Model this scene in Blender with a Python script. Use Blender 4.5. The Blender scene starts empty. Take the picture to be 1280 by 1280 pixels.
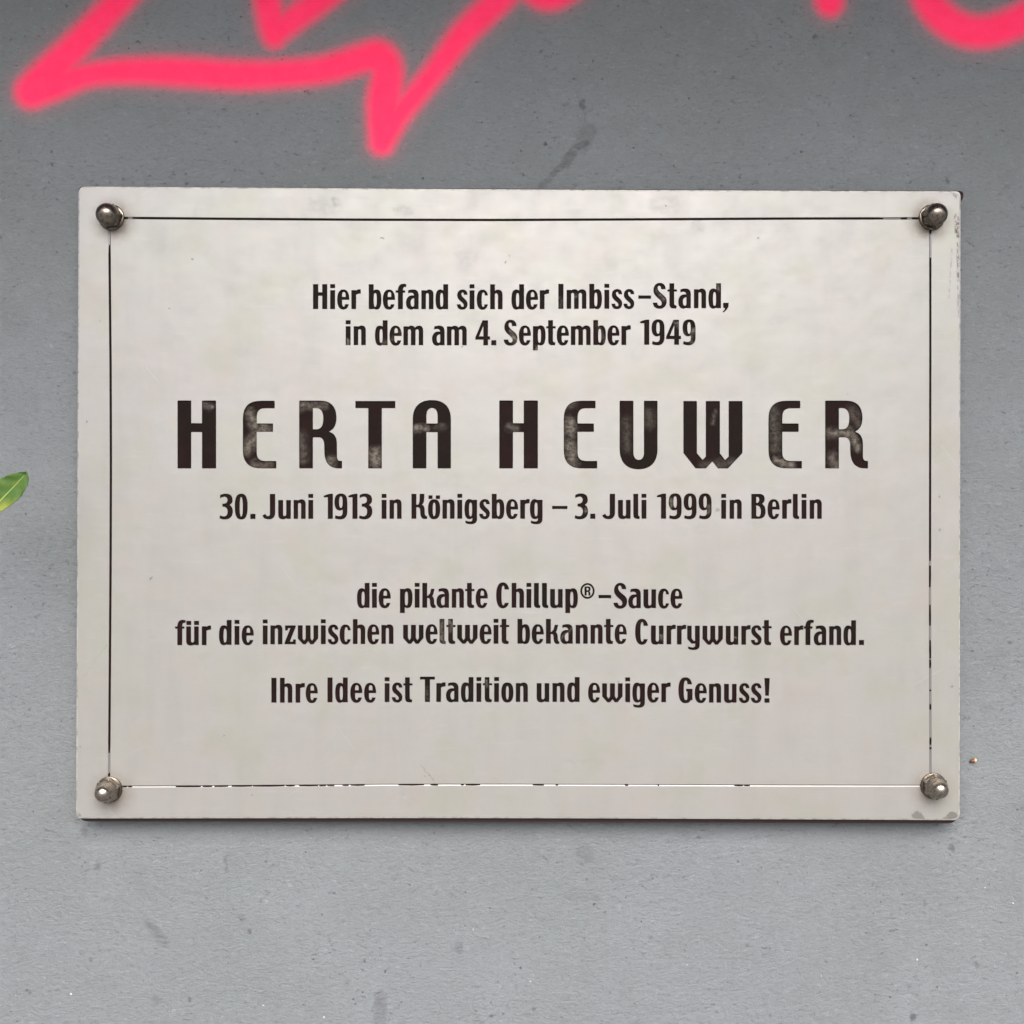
import bpy, bmesh, math, random
import numpy as np
from mathutils import Vector, Matrix

random.seed(7)
R = math.radians
SC = bpy.context.scene
COL = SC.collection

# ------------------------------------------------------------------ camera, sky, sun, exposure
PX = 0.0005                 # one photo pixel on the plaque's face, in metres
CZ = 1.5                    # height of the plaque's middle above the pavement
DIST = 0.66                 # lens to plaque face
WALL_Y = 0.014              # wall face behind the plaque's front face
WS = PX * (DIST + WALL_Y) / DIST     # size of a photo pixel on the wall

cam_d = bpy.data.cameras.new("camera")
cam = bpy.data.objects.new("camera", cam_d)
COL.objects.link(cam)
cam.location = (0, -DIST, CZ)
cam.rotation_euler = (R(90), 0, 0)
cam_d.sensor_width = 36
cam_d.lens = 18.0 * DIST / (640 * PX)
cam_d.clip_start = 0.01
cam_d.clip_end = 2000
SC.camera = cam

SUN_EL, SUN_AZ = R(50), R(3)      # azimuth measured from straight in front of the wall towards the right
world = bpy.data.worlds.new("World")
SC.world = world
world.use_nodes = True
wn = world.node_tree
sky = wn.nodes.new("ShaderNodeTexSky")
sky.sky_type = 'NISHITA'
sky.sun_disc = False
sky.sun_elevation = SUN_EL
sky.sun_rotation = math.pi - SUN_AZ
sky.air_density = 0.6
sky.dust_density = 6.0
sky.ozone_density = 0.6
bg = wn.nodes["Background"]
bg.inputs[1].default_value = 0.06
wn.links.new(sky.outputs[0], bg.inputs[0])

sun_d = bpy.data.lights.new("sun", 'SUN')
sun_d.energy = 1.5
sun_d.angle = R(70)
sun_d.color = (1.0, 0.985, 0.965)
sun = bpy.data.objects.new("sun", sun_d)
COL.objects.link(sun)
sd = Vector((math.sin(SUN_AZ) * math.cos(SUN_EL), -math.cos(SUN_AZ) * math.cos(SUN_EL), math.sin(SUN_EL)))
sun.rotation_euler = sd.to_track_quat('Z', 'Y').to_euler()
sun.location = sd * 5

SC.render.engine = 'CYCLES'
SC.view_settings.view_transform = 'Standard'
SC.view_settings.look = 'None'
SC.view_settings.exposure = 2.42
SC.view_settings.gamma = 1
SC.view_settings.use_curve_mapping = False

# ------------------------------------------------------------------ helpers
def px(x, y, depth=0.0):
    """photo pixel on the plaque face -> local (x, z) of the plaque"""
    return ((x - 640) * PX, (640 - y) * PX)

def wpx(x, y):
    return ((x - 640) * WS, (640 - y) * WS)

def thing(name, label, cat, loc=(0, 0, 0), rot=(0, 0, 0), group=None):
    o = bpy.data.objects.new(name, None)
    o.empty_display_size = 0.05
    COL.objects.link(o)
    o.location = loc
    o.rotation_euler = rot
    o["label"] = label
    o["category"] = cat
    if group:
        o["group"] = group
    return o

def link(name, me, mat=None, parent=None, label=None):
    o = bpy.data.objects.new(name, me)
    COL.objects.link(o)
    if mat is not None:
        for m in (mat if isinstance(mat, (list, tuple)) else [mat]):
            me.materials.append(m)
    if parent is not None:
        o.parent = parent
    if label:
        o["label"] = label
    return o

def mesh_from(name, verts, faces, smooth=False, angle=None):
    me = bpy.data.meshes.new(name)
    me.from_pydata([tuple(v) for v in verts], [], faces)
    me.update()
    if smooth:
        me.polygons.foreach_set("use_smooth", [True] * len(me.polygons))
        if angle is not None:
            me.set_sharp_from_angle(angle=angle)
    return me

def lathe(profile, segs, verts, faces, rfun=None, cap=True):
    """profile of (radius, height) ; height goes towards -y"""
    base = len(verts)
    for k, (r, h) in enumerate(profile):
        for s in range(segs):
            a = 2 * math.pi * s / segs
            rr = rfun(r, h, a) if rfun else r
            verts.append((rr * math.cos(a), -h, rr * math.sin(a)))
    for k in range(len(profile) - 1):
        for s in range(segs):
            a, b = base + k * segs + s, base + k * segs + (s + 1) % segs
            faces.append((a, a + segs, b + segs, b))
    if cap:
        faces.append(tuple(base + (len(profile) - 1) * segs + s for s in range(segs))[::-1])

# ------------------------------------------------------------------ node helpers
class NT:
    def __init__(self, name):
        self.mat = bpy.data.materials.new(name)
        self.mat.use_nodes = True
        self.t = self.mat.node_tree
        self.bsdf = self.t.nodes["Principled BSDF"]
        self.out = self.t.nodes["Material Output"]
    def n(self, kind, **kw):
        nd = self.t.nodes.new("ShaderNode" + kind)
        for k, v in kw.items():
            setattr(nd, k, v)
        return nd
    def l(self, a, b):
        self.t.links.new(a, b)
    def set(self, sock, v):
        if hasattr(v, "is_linked") or isinstance(v, bpy.types.NodeSocket):
            self.l(v, sock)
        else:
            sock.default_value = v
    def math(self, op, a, b=None, c=None, clamp=False):
        nd = self.n("Math", operation=op, use_clamp=clamp)
        self.set(nd.inputs[0], a)
        if b is not None: self.set(nd.inputs[1], b)
        if c is not None: self.set(nd.inputs[2], c)
        return nd.outputs[0]
    def vmath(self, op, a, b=None, out=0):
        nd = self.n("VectorMath", operation=op)
        self.set(nd.inputs[0], a)
        if b is not None: self.set(nd.inputs[1], b)
        return nd.outputs["Value"] if op in ('DOT_PRODUCT', 'LENGTH', 'DISTANCE') else nd.outputs[0]
    def scale(self, a, s):
        nd = self.n("VectorMath", operation='SCALE')
        self.set(nd.inputs[0], a); self.set(nd.inputs[3], s)
        return nd.outputs[0]
    def rng(self, v, f0, f1, t0=0.0, t1=1.0, smooth=True):
        nd = self.n("MapRange", interpolation_type='SMOOTHSTEP' if smooth else 'LINEAR')
        self.set(nd.inputs[0], v)
        for i, q in enumerate((f0, f1, t0, t1)):
            self.set(nd.inputs[1 + i], q)
        return nd.outputs[0]
    def noise(self, vec, scale, detail=3.0, rough=0.55, col=False, dist=0.0):
        nd = self.n("TexNoise")
        self.l(vec, nd.inputs["Vector"])
        nd.inputs["Scale"].default_value = scale
        nd.inputs["Detail"].default_value = detail
        nd.inputs["Roughness"].default_value = rough
        nd.inputs["Distortion"].default_value = dist
        return nd.outputs[1 if col else 0]
    def voro(self, vec, scale, out="Distance", rand=1.0):
        nd = self.n("TexVoronoi")
        self.l(vec, nd.inputs["Vector"])
        nd.inputs["Scale"].default_value = scale
        nd.inputs["Randomness"].default_value = rand
        return nd.outputs[out]
    def mix(self, fac, a, b, blend='MIX'):
        nd = self.n("Mix", data_type='RGBA', blend_type=blend)
        self.set(nd.inputs[0], fac)
        for i, v in ((6, a), (7, b)):
            if isinstance(v, bpy.types.NodeSocket): self.l(v, nd.inputs[i])
            else: nd.inputs[i].default_value = (*v, 1) if len(v) == 3 else v
        return nd.outputs[2]
    def pixels(self, unit):
        """object coordinates turned into photo pixels (x right, y down), flat"""
        tc = self.n("TexCoord")
        mp = self.n("Mapping")
        mp.inputs["Location"].default_value = (640, 0, 640)
        mp.inputs["Scale"].default_value = (1 / unit, 0, -1 / unit)
        self.l(tc.outputs["Object"], mp.inputs["Vector"])
        return mp.outputs[0]
    def stretch(self, vec, s):
        nd = self.n("VectorMath", operation='MULTIPLY')
        self.l(vec, nd.inputs[0]); nd.inputs[1].default_value = s
        return nd.outputs[0]
    def seg(self, p, a, b, r, soft):
        """1 within r of the segment a-b (photo pixels), fading over soft"""
        A, B = Vector((a[0], 0, a[1])), Vector((b[0], 0, b[1]))
        if (B - A).length < 0.01:
            d = self.vmath('DISTANCE', p, tuple(A))
        else:
            pa = self.vmath('SUBTRACT', p, tuple(A))
            ba = B - A
            h = self.math('DIVIDE', self.vmath('DOT_PRODUCT', pa, tuple(ba)), ba.length_squared, clamp=True)
            d = self.vmath('LENGTH', self.vmath('SUBTRACT', pa, self.vmath('MULTIPLY', tuple(ba), self._v(h))))
        return self.rng(d, r - soft * 0.5, r + soft * 0.5, 1.0, 0.0)
    def _v(self, h):
        nd = self.n("CombineXYZ")
        for i in range(3): self.l(h, nd.inputs[i])
        return nd.outputs[0]
    def marks(self, p, lst):
        tot = None
        for (a, b, r, soft, s) in lst:
            m = self.math('MULTIPLY', self.seg(p, a, b, r, soft), s)
            tot = m if tot is None else self.math('MAXIMUM', tot, m)
        return tot
    def bump(self, h, strength, dist, prev=None):
        nd = self.n("Bump")
        nd.inputs["Strength"].default_value = strength
        nd.inputs["Distance"].default_value = dist
        self.l(h, nd.inputs["Height"])
        if prev is not None: self.l(prev, nd.inputs["Normal"])
        return nd.outputs[0]

# ------------------------------------------------------------------ materials
def mat_wall(spray=False):
    m = NT("spray_paint" if spray else "wall_paint")
    p = m.pixels(WS)
    wv = m.vmath('ADD', p, m.scale(m.vmath('SUBTRACT', m.noise(p, 0.03, 3, col=True), (0.5, 0.5, 0.5)), 16.0))
    hz = m.stretch(wv, (0.42, 1, 1.0))
    wob = m.scale(m.vmath('SUBTRACT', m.noise(p, 0.09, 3, col=True), (0.5, 0.5, 0.5)), 10.0)
    pw = m.vmath('ADD', p, wob)
    big = m.noise(p, 0.006, 4, 0.6)
    mid = m.noise(p, 0.05, 4, 0.6)
    hue = m.noise(m.vmath('ADD', p, (700, 0, 300)), 0.0035, 3, 0.5)
    col = m.mix(m.rng(big, 0.35, 0.68), (0.120, 0.134, 0.139), (0.133, 0.148, 0.157))
    col = m.mix(m.rng(mid, 0.4, 0.75, 0, 0.22), col, (0.110, 0.117, 0.117))
    col = m.mix(m.rng(hue, 0.42, 0.66, 0, 0.5), col, (0.127, 0.139, 0.153))
    col = m.mix(m.rng(m.noise(m.vmath('ADD', pw, (90, 0, 510)), 0.014, 5, 0.65), 0.52, 0.72, 0, 0.30), col, (0.098, 0.106, 0.108))
    # brush grain lying along the wall
    gr = m.noise(hz, 0.34, 6, 0.78)
    col = m.mix(m.rng(gr, 0.28, 0.47, 0.85, 0), col, (0.070, 0.075, 0.077))
    col = m.mix(m.rng(gr, 0.54, 0.76, 0, 0.55), col, (0.205, 0.217, 0.228))
    # short dark nicks in the paint film
    nk = m.noise(m.vmath('ADD', m.stretch(pw, (0.5, 1, 1.0)), (300, 0, 80)), 0.20, 5, 0.72)
    nick = m.math('MULTIPLY', m.rng(nk, 0.600, 0.67, 0, 0.8), m.rng(m.noise(p, 0.012, 3), 0.40, 0.62, 0.2, 1.0))
    col = m.mix(nick, col, (0.050, 0.054, 0.056))
    lite = m.rng(nk, 0.33, 0.39, 0.5, 0)
    col = m.mix(lite, col, (0.20, 0.215, 0.225))
    # grime: drip and smudges
    dark = m.marks(pw, [((728, 128), (728, 134), 4, 4, .75), ((731, 140), (733, 160), 1.0, 2, .35),
                        ((736, 163), (727, 181), 10, 7, .28), ((733, 178), (722, 184), 5, 4, .65),
                        ((720, 186), (708, 203), 6, 4, .5), ((706, 204), (692, 217), 4.5, 3, .5),
                        ((692, 217), (676, 234), 3.5, 4, .42), ((706, 131), (709, 131), 2, 3, .4),
                        ((682, 179), (683, 181), 2, 1.5, .9),
                        ((186, 1155), (206, 1178), 5, 9, .40), ((312, 1163), (312, 1163), 3, 2.5, .7),
                        ((122, 1081), (122, 1086), 3, 4, .5), ((475, 1246), (476, 1300), 8, 5, .34),
                        ((573, 1180), (574, 1190), 4.5, 3.5, .38), ((730, 1066), (734, 1068), 10, 9, .28),
                        ((1190, 1059), (1191, 1060), 4, 3.5, .65), ((1141, 1268), (1141, 1274), 3, 2.5, .7),
                        ((302, 1147), (302, 1147), 5, 5, .3), ((236, 1249), (237, 1250), 2.5, 2.5, .7),
                        ((194, 1248), (196, 1252), 4, 4, .3), ((34, 1238), (36, 1240), 2.5, 2, .7),
                        ((20, 1100), (19, 1180), 0.7, 1.6, .3), ((19, 1180), (24, 1205), 0.7, 1.6, .3),
                        ((1156, 1127), (1157, 1130), 3, 3, .35), ((668, 1262), (668, 1263), 2.5, 2, .6),
                        ((282, 1072), (283, 1090), 2, 3, .5), ((104, 1040), (105, 1041), 5, 5, .35),
                        ((1219, 1205), (1221, 1207), 2.5, 2.5, .45), ((963, 1268), (964, 1271), 2, 2, .4)])
    dark = m.math('MULTIPLY', dark, m.rng(m.noise(hz, 0.22, 5, 0.75), 0.30, 0.60, 0.35, 1.15))
    col = m.mix(dark, col, (0.046, 0.049, 0.052))
    # dark pits and small pale chips
    def specks(scale, lo, hi, thr, seed):
        q = m.vmath('ADD', p, (seed, 0, seed * 1.7))
        qw = m.vmath('ADD', q, m.scale(m.vmath('SUBTRACT', m.noise(p, 0.45, 2, col=True), (0.5,) * 3), 4.0))
        d = m.voro(qw, scale)
        sep = m.n("SeparateColor")
        m.l(m.voro(qw, scale, "Color"), sep.inputs[0])
        pick = m.math('GREATER_THAN', sep.outputs[0], thr)
        size = m.rng(sep.outputs[1], 0, 1, 0.35, 1.0, False)
        return m.math('MULTIPLY', m.rng(m.math('DIVIDE', d, size), lo, hi, 1, 0), pick)
    pit = m.math('MAXIMUM', specks(0.040, 0.03, 0.085, 0.66, 91), specks(0.10, 0.06, 0.15, 0.80, 17))
    col = m.mix(m.math('MULTIPLY', m.math('MULTIPLY', pit, m.rng(big, 0.36, 0.62, 0.25, 1.0)), 0.8), col, (0.035, 0.037, 0.040))
    chip = specks(0.042, 0.022, 0.065, 0.5, 43)
    low = m.n("SeparateXYZ"); m.l(p, low.inputs[0])
    chip = m.math('MULTIPLY', chip, m.rng(low.outputs[2], 500, 1100, 0.15, 0.9))
    col = m.mix(chip, col, (0.42, 0.44, 0.45))
    if spray:      # pink aerosol over the same paint film, thinning to stippled overspray at the rim
        at = m.n("Attribute", attribute_name="cover")
        cv = at.outputs["Fac"]
        fine = m.noise(p, 0.62, 3, 0.8)
        nz = m.math('ADD', m.math('MULTIPLY', m.math('SUBTRACT', fine, 0.5), 2.1), m.math('MULTIPLY', m.math('SUBTRACT', gr, 0.5), 0.8))
        env = m.math('MULTIPLY', m.math('MULTIPLY', cv, m.math('SUBTRACT', 1.0, cv)), 3.2)
        a = m.math('ADD', cv, m.math('MULTIPLY', nz, env), clamp=True)
        a = m.math('MULTIPLY', a, m.rng(gr, 0.24, 0.34, 0.70, 1.0))
        a = m.math('MULTIPLY', a, m.math('SUBTRACT', 1.0, m.math('MULTIPLY', pit, 0.6)))
        pink = m.mix(m.rng(m.noise(p, 0.05, 3), 0.3, 0.7), (0.82, 0.0105, 0.088), (0.84, 0.017, 0.102))
        col = m.mix(a, col, pink)
    m.l(col, m.bsdf.inputs["Base Color"])
    m.bsdf.inputs["Roughness"].default_value = 0.62
    m.bsdf.inputs["Specular IOR Level"].default_value = 0.35
    h = m.math('ADD', m.math('MULTIPLY', gr, 0.8), m.math('MULTIPLY', m.noise(m.stretch(wv, (0.75, 1, 1.0)), 0.13, 6, 0.75), 0.9))
    h = m.math('SUBTRACT', h, m.math('MULTIPLY', nick, 0.35))
    h = m.math('SUBTRACT', h, m.math('MULTIPLY', pit, 0.8))
    bmp = m.bump(h, 0.8, 0.0012)
    if spray:     # the aerosol fills part of the grain
        m.l(m.math('SUBTRACT', 0.8, m.math('MULTIPLY', a, 0.35)), bmp.node.inputs["Strength"])
    m.l(bmp, m.bsdf.inputs["Normal"])
    return m.mat

def mat_plain_wall():
    m = NT("shade_ledge_paint")
    tc = m.n("TexCoord")
    n = m.noise(tc.outputs["Object"], 14, 4)
    m.l(m.mix(n, (0.13, 0.135, 0.14), (0.18, 0.185, 0.19)), m.bsdf.inputs["Base Color"])
    m.bsdf.inputs["Roughness"].default_value = 0.7
    return m.mat

def mat_pavement():
    m = NT("paving")
    tc = m.n("TexCoord")
    b = m.n("TexBrick")
    m.l(tc.outputs["Object"], b.inputs["Vector"])
    b.inputs["Scale"].default_value = 2.0
    b.inputs["Color1"].default_value = (0.085, 0.085, 0.083, 1)
    b.inputs["Color2"].default_value = (0.105, 0.104, 0.10, 1)
    b.inputs["Mortar"].default_value = (0.10, 0.10, 0.095, 1)
    b.inputs["Mortar Size"].default_value = 0.012
    n = m.noise(tc.outputs["Object"], 9, 5)
    m.l(m.mix(m.math('MULTIPLY', n, 0.4), b.outputs[0], (0.15, 0.15, 0.145)), m.bsdf.inputs["Base Color"])
    m.bsdf.inputs["Roughness"].default_value = 0.85
    return m.mat

NUTS = [(139.5, 272.0), (1164.5, 272.0), (137.0, 986.5), (1166.5, 982.0)]
TEXT_ZONES = [((391, 370), (905, 370), 24), ((434, 416), (868, 416), 24), ((240, 543), (1070, 543), 50),
              ((282, 633), (1020, 633), 24), ((450, 745), (848, 745), 24), ((226, 790), (1074, 790), 24),
              ((345, 863), (958, 863), 24)]

def mat_plate():
    m = NT("weathered_steel")
    p = m.pixels(PX)
    wob = m.scale(m.vmath('SUBTRACT', m.noise(p, 0.085, 5, 0.72, col=True), (0.5, 0.5, 0.5)), 15.0)
    pw = m.vmath('ADD', p, wob)
    big = m.noise(p, 0.0055, 4, 0.55)
    streak = m.noise(m.stretch(p, (1, 1, 0.14)), 0.022, 4, 0.6)
    cloud = m.noise(pw, 0.028, 5, 0.6)
    col = m.mix(m.rng(big, 0.35, 0.65), (0.236, 0.241, 0.225), (0.242, 0.237, 0.230))
    col = m.mix(m.rng(streak, 0.45, 0.75, 0, 0.28), col, (0.186, 0.187, 0.172))
    col = m.mix(m.rng(cloud, 0.50, 0.76, 0, 0.32), col, (0.192, 0.196, 0.197))
    hb = m.noise(m.stretch(p, (0.12, 1, 1.0)), 0.16, 4, 0.65)
    col = m.mix(m.rng(hb, 0.56, 0.74, 0, 0.22), col, (0.295, 0.300, 0.300))
    col = m.mix(m.rng(hb, 0.24, 0.40, 0.16, 0), col, (0.150, 0.151, 0.151))
    ph = m.vmath('ADD', p, m.scale(m.vmath('SUBTRACT', m.noise(p, 0.030, 4, 0.6, col=True), (0.5, 0.5, 0.5)), 60.0))
    # cloudy tarnish: yellow-green and rosy drifts, darker towards dirt
    t1 = m.noise(m.vmath('ADD', pw, (1200, 0, 400)), 0.011, 5, 0.62)
    t2 = m.noise(m.vmath('ADD', pw, (300, 0, 2100)), 0.016, 5, 0.62)
    col = m.mix(m.rng(t1, 0.48, 0.68, 0, 0.60), col, (0.222, 0.226, 0.190))
    col = m.mix(m.rng(t2, 0.50, 0.70, 0, 0.45), col, (0.250, 0.228, 0.216))
    # hair scratches in two directions
    for ang, off in ((0.9, 40), (-0.5, 870)):
        rot = m.n("VectorRotate", rotation_type='Y_AXIS')
        m.l(p, rot.inputs["Vector"]); rot.inputs["Angle"].default_value = ang
        sc = m.noise(m.vmath('ADD', m.stretch(rot.outputs[0], (0.018, 1, 1.0)), (off, 0, off)), 0.30, 2, 0.5)
        col = m.mix(m.rng(sc, 0.735, 0.765, 0, 0.30), col, (0.33, 0.33, 0.325))
    # cleaner halo rubbed around the lettering, shaped by the noise
    halo = None
    for a, b, r in TEXT_ZONES:
        s = m.seg(ph, a, b, r, 8)
        halo = s if halo is None else m.math('MAXIMUM', halo, s)
    col = m.mix(m.math('MULTIPLY', halo, 0.08), col, (0.292, 0.300, 0.304))
    # stains
    st = m.marks(pw, [((395, 256), (418, 258), 11, 8, .24), ((416, 251), (420, 254), 5, 4, .38), ((498, 262), (512, 265), 6, 5, .3),
                      ((822, 254), (838, 258), 12, 8, .2), ((872, 281), (874, 283), 8, 5, .3), ((575, 315), (590, 325), 9, 9, .2),
                      ((1171, 556), (1173, 572), 7, 5, .24), ((1154, 852), (1149, 862), 6, 5, .22), ((1139, 917), (1141, 918), 5, 4, .22),
                      ((503, 988), (508, 1000), 10, 10, .25), ((536, 962), (544, 978), 12, 14, .14), ((700, 951), (754, 952), 2.5, 4, .25),
                      ((770, 620), (756, 640), 6, 10, .16)])
    st = m.math('MULTIPLY', m.math('MULTIPLY', st, 0.75), m.rng(m.noise(p, 0.14, 5, 0.7), 0.36, 0.62))
    col = m.mix(st, col, (0.15, 0.15, 0.15))
    # dark specks
    def pt(x, y, r, soft, k): return ((x, y), (x, y), r, soft, k)
    spk = m.marks(pw, [pt(832, 256, 1.1, .9, .95), pt(479, 297, 1.4, 1.2, .8), pt(125, 402, 1.3, 1.4, .6), pt(190, 723, 1.9, 1.6, .75),
                       pt(108, 527, 1.6, 1.2, .85), pt(949, 297, 1.6, 1.8, .6), pt(241, 323, 1.1, 1.2, .7), pt(896, 638, 2.2, 2, .4),
                       pt(1174, 661, 2.4, 2, .4), pt(1190, 859, 1.8, 1.6, .6), ((527, 957), (546, 980), .6, 1.2, .6), pt(531, 970, 1, 1, .7),
                       pt(578, 434, 1, 1, .9), pt(774, 851, 1.1, 1.1, .6), ((100, 852), (134, 806), .4, 1.1, .30)])
    d = m.voro(pw, 0.028)
    sep = m.n("SeparateColor"); m.l(m.voro(pw, 0.028, "Color"), sep.inputs[0])
    rnd = m.math('MULTIPLY', m.math('MULTIPLY', m.rng(d, 0.022, 0.05, 1, 0), m.math('GREATER_THAN', sep.outputs[0], 0.62)), m.math('MULTIPLY', sep.outputs[1], 0.6))
    spk = m.math('MAXIMUM', spk, rnd)
    col = m.mix(spk, col, (0.02, 0.02, 0.019))
    # brown grime round the nuts, with their soft shade painted into the same ring
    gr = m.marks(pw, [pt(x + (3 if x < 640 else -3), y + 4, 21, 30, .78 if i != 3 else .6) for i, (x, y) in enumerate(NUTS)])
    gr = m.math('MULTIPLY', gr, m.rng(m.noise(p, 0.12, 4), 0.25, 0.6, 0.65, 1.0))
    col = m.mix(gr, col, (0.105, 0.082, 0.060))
    # worn, corroded edge on the right and peeled patches at the bottom corner
    ed = m.marks(p, [((1196, 270), (1197, 294), 3.2, 3.5, 1), ((1197, 304), (1198, 350), 1.6, 3, .8),
                     ((1190, 312), (1186, 372), .8, 3, .45), ((1197, 358), (1198, 395), 1.2, 3, .7), ((1189, 238), (1196, 246), 2.2, 4, .6)])
    ed = m.math('MULTIPLY', ed, m.rng(m.noise(m.stretch(p, (1.2, 1, 0.6)), 0.24, 5, 0.75), 0.45, 0.56))
    col = m.mix(ed, col, (0.040, 0.018, 0.014))
    peel = m.marks(pw, [((1146, 1019), (1150, 1024), 6, 2.5, .85), pt(1181, 1025, 4, 2, .85),
                        ((1188, 1021), (1200, 1024), 4.5, 2, .9), pt(98, 1022, 3.5, 2, .8)])
    col = m.mix(peel, col, (0.085, 0.084, 0.076))
    m.l(col, m.bsdf.inputs["Base Color"])
    any_d = m.math('MAXIMUM', m.math('MAXIMUM', peel, spk), m.math('MAXIMUM', ed, gr))
    m.l(m.math('SUBTRACT', 0.42, m.math('MULTIPLY', any_d, 0.34)), m.bsdf.inputs["Metallic"])
    rgh = m.math('ADD', 0.42, m.math('MULTIPLY', m.math('SUBTRACT', cloud, 0.5), 0.22))
    rgh = m.math('ADD', rgh, m.math('MULTIPLY', st, 0.3))
    m.l(rgh, m.bsdf.inputs["Roughness"])
    h = m.math('ADD', m.math('MULTIPLY', hb, 0.35), m.math('MULTIPLY', m.noise(p, 0.02, 2), 6.0))
    m.l(m.bump(h, 0.25, 0.0002), m.bsdf.inputs["Normal"])
    return m.mat

def mat_edge():
    m = NT("rusted_cut_edge")
    p = m.pixels(PX)
    n = m.noise(p, 0.12, 4, 0.65)
    m.l(m.mix(n, (0.20, 0.09, 0.07), (0.42, 0.36, 0.32)), m.bsdf.inputs["Base Color"])
    m.bsdf.inputs["Roughness"].default_value = 0.6
    m.bsdf.inputs["Metallic"].default_value = 0.3
    return m.mat

def mat_groove():
    m = NT("bare_groove_steel")
    m.bsdf.inputs["Base Color"].default_value = (0.150, 0.148, 0.144, 1)
    m.bsdf.inputs["Metallic"].default_value = 0.45
    m.bsdf.inputs["Roughness"].default_value = 0.4
    return m.mat

def mat_rim():
    m = NT("polished_rim_steel")
    p = m.pixels(PX)
    n = m.noise(p, 0.08, 5, 0.7)
    m.l(m.mix(m.rng(n, 0.45, 0.62), (0.34, 0.336, 0.325), (0.22, 0.213, 0.20)), m.bsdf.inputs["Base Color"])
    m.bsdf.inputs["Metallic"].default_value = 0.45
    m.bsdf.inputs["Roughness"].default_value = 0.38
    return m.mat

def mat_enamel(name, wear):
    m = NT(name)
    p = m.pixels(PX)
    n1 = m.noise(p, 0.03, 4, 0.65)
    n2 = m.noise(p, 0.010, 2, 0.5)
    col = m.mix(m.rng(n2, 0.35, 0.65), (0.0088, 0.0034, 0.0034), (0.0060, 0.0038, 0.0029))
    col = m.mix(m.rng(n1, 0.45, 0.75, 0, 0.5), col, (0.016, 0.0095, 0.007))
    # dusty, rubbed patches where the paint has turned grey
    pw = m.vmath('ADD', p, m.scale(m.vmath('SUBTRACT', m.noise(p, 0.07, 4, 0.65, col=True), (0.5,) * 3), 14.0))
    spots = [(a, b, r * 0.55, s * 1.9 + 2, k) for a, b, r, s, k in wear]
    if spots:
        ww = m.marks(pw, spots)
        ww = m.math('MULTIPLY', ww, m.rng(m.noise(m.stretch(p, (0.8, 1, 1)), 0.20, 6, 0.8), 0.34, 0.66, 0.08, 1.0))
        col = m.mix(ww, col, (0.20, 0.182, 0.155))
        m.l(m.math('MULTIPLY', ww, 0.75), m.bsdf.inputs["Metallic"])
    sp = m.noise(p, 0.30, 3, 0.6)
    col = m.mix(m.rng(sp, 0.68, 0.78, 0, 0.5), col, (0.07, 0.05, 0.045))
    m.l(col, m.bsdf.inputs["Base Color"])
    m.l(m.rng(n1, 0.3, 0.7, 0.45, 0.65), m.bsdf.inputs["Roughness"])
    m.bsdf.inputs["Specular IOR Level"].default_value = 0.05
    m.l(m.bump(m.noise(p, 0.10, 4, 0.6), 0.5, 0.0003), m.bsdf.inputs["Normal"])
    return m.mat

def mat_nut(name, c1, c2):
    m = NT(name)
    tc = m.n("TexCoord")
    n = m.noise(tc.outputs["Object"], 500, 4, 0.6)
    col = m.mix(m.rng(n, 0.42, 0.70, 0, 0.8), c1, c2)
    m.l(col, m.bsdf.inputs["Base Color"])
    m.bsdf.inputs["Metallic"].default_value = 1.0
    m.l(m.rng(n, 0.3, 0.7, 0.17, 0.36), m.bsdf.inputs["Roughness"])
    m.l(m.bump(m.noise(tc.outputs["Object"], 900, 3), 0.12, 0.0002), m.bsdf.inputs["Normal"])
    return m.mat

def mat_board():
    m = NT("dark_red_backing")
    p = m.pixels(PX)
    n = m.noise(p, 0.25, 4, 0.7)
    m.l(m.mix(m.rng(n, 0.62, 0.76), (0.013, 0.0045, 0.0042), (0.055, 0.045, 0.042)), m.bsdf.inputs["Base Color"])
    m.bsdf.inputs["Roughness"].default_value = 0.9
    return m.mat

def mat_leaf():
    m = NT("leaf_green")
    tc = m.n("TexCoord")
    n = m.noise(tc.outputs["Object"], 260, 4, 0.6)
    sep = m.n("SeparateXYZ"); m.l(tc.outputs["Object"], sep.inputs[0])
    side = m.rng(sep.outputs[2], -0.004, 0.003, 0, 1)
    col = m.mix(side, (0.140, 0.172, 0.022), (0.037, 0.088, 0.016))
    col = m.mix(m.rng(n, 0.45, 0.70, 0, 0.75), col, (0.080, 0.105, 0.012))
    m.l(col, m.bsdf.inputs["Base Color"])
    m.bsdf.inputs["Roughness"].default_value = 0.6
    m.bsdf.inputs["Specular IOR Level"].default_value = 0.25
    m.l(m.bump(m.noise(tc.outputs["Object"], 600, 3), 0.5, 0.0004), m.bsdf.inputs["Normal"])
    return m.mat

def mat_rib():
    m = NT("leaf_midrib")
    m.bsdf.inputs["Base Color"].default_value = (0.20, 0.26, 0.06, 1)
    m.bsdf.inputs["Roughness"].default_value = 0.5
    return m.mat

def mat_husk():
    m = NT("brown_husk")
    tc = m.n("TexCoord")
    sep = m.n("SeparateXYZ"); m.l(tc.outputs["Object"], sep.inputs[0])
    n = m.noise(tc.outputs["Object"], 1200, 3)
    t = m.math('ADD', sep.outputs[0], m.math('MULTIPLY', m.math('SUBTRACT', n, 0.5), 0.0012))
    c = m.mix(m.rng(t, -0.0020, 0.0000), (0.05, 0.018, 0.010), (0.13, 0.042, 0.012))
    c = m.mix(m.rng(t, 0.0002, 0.0012), c, (0.50, 0.36, 0.22))
    m.l(c, m.bsdf.inputs["Base Color"])
    m.bsdf.inputs["Roughness"].default_value = 0.5
    return m.mat

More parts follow.
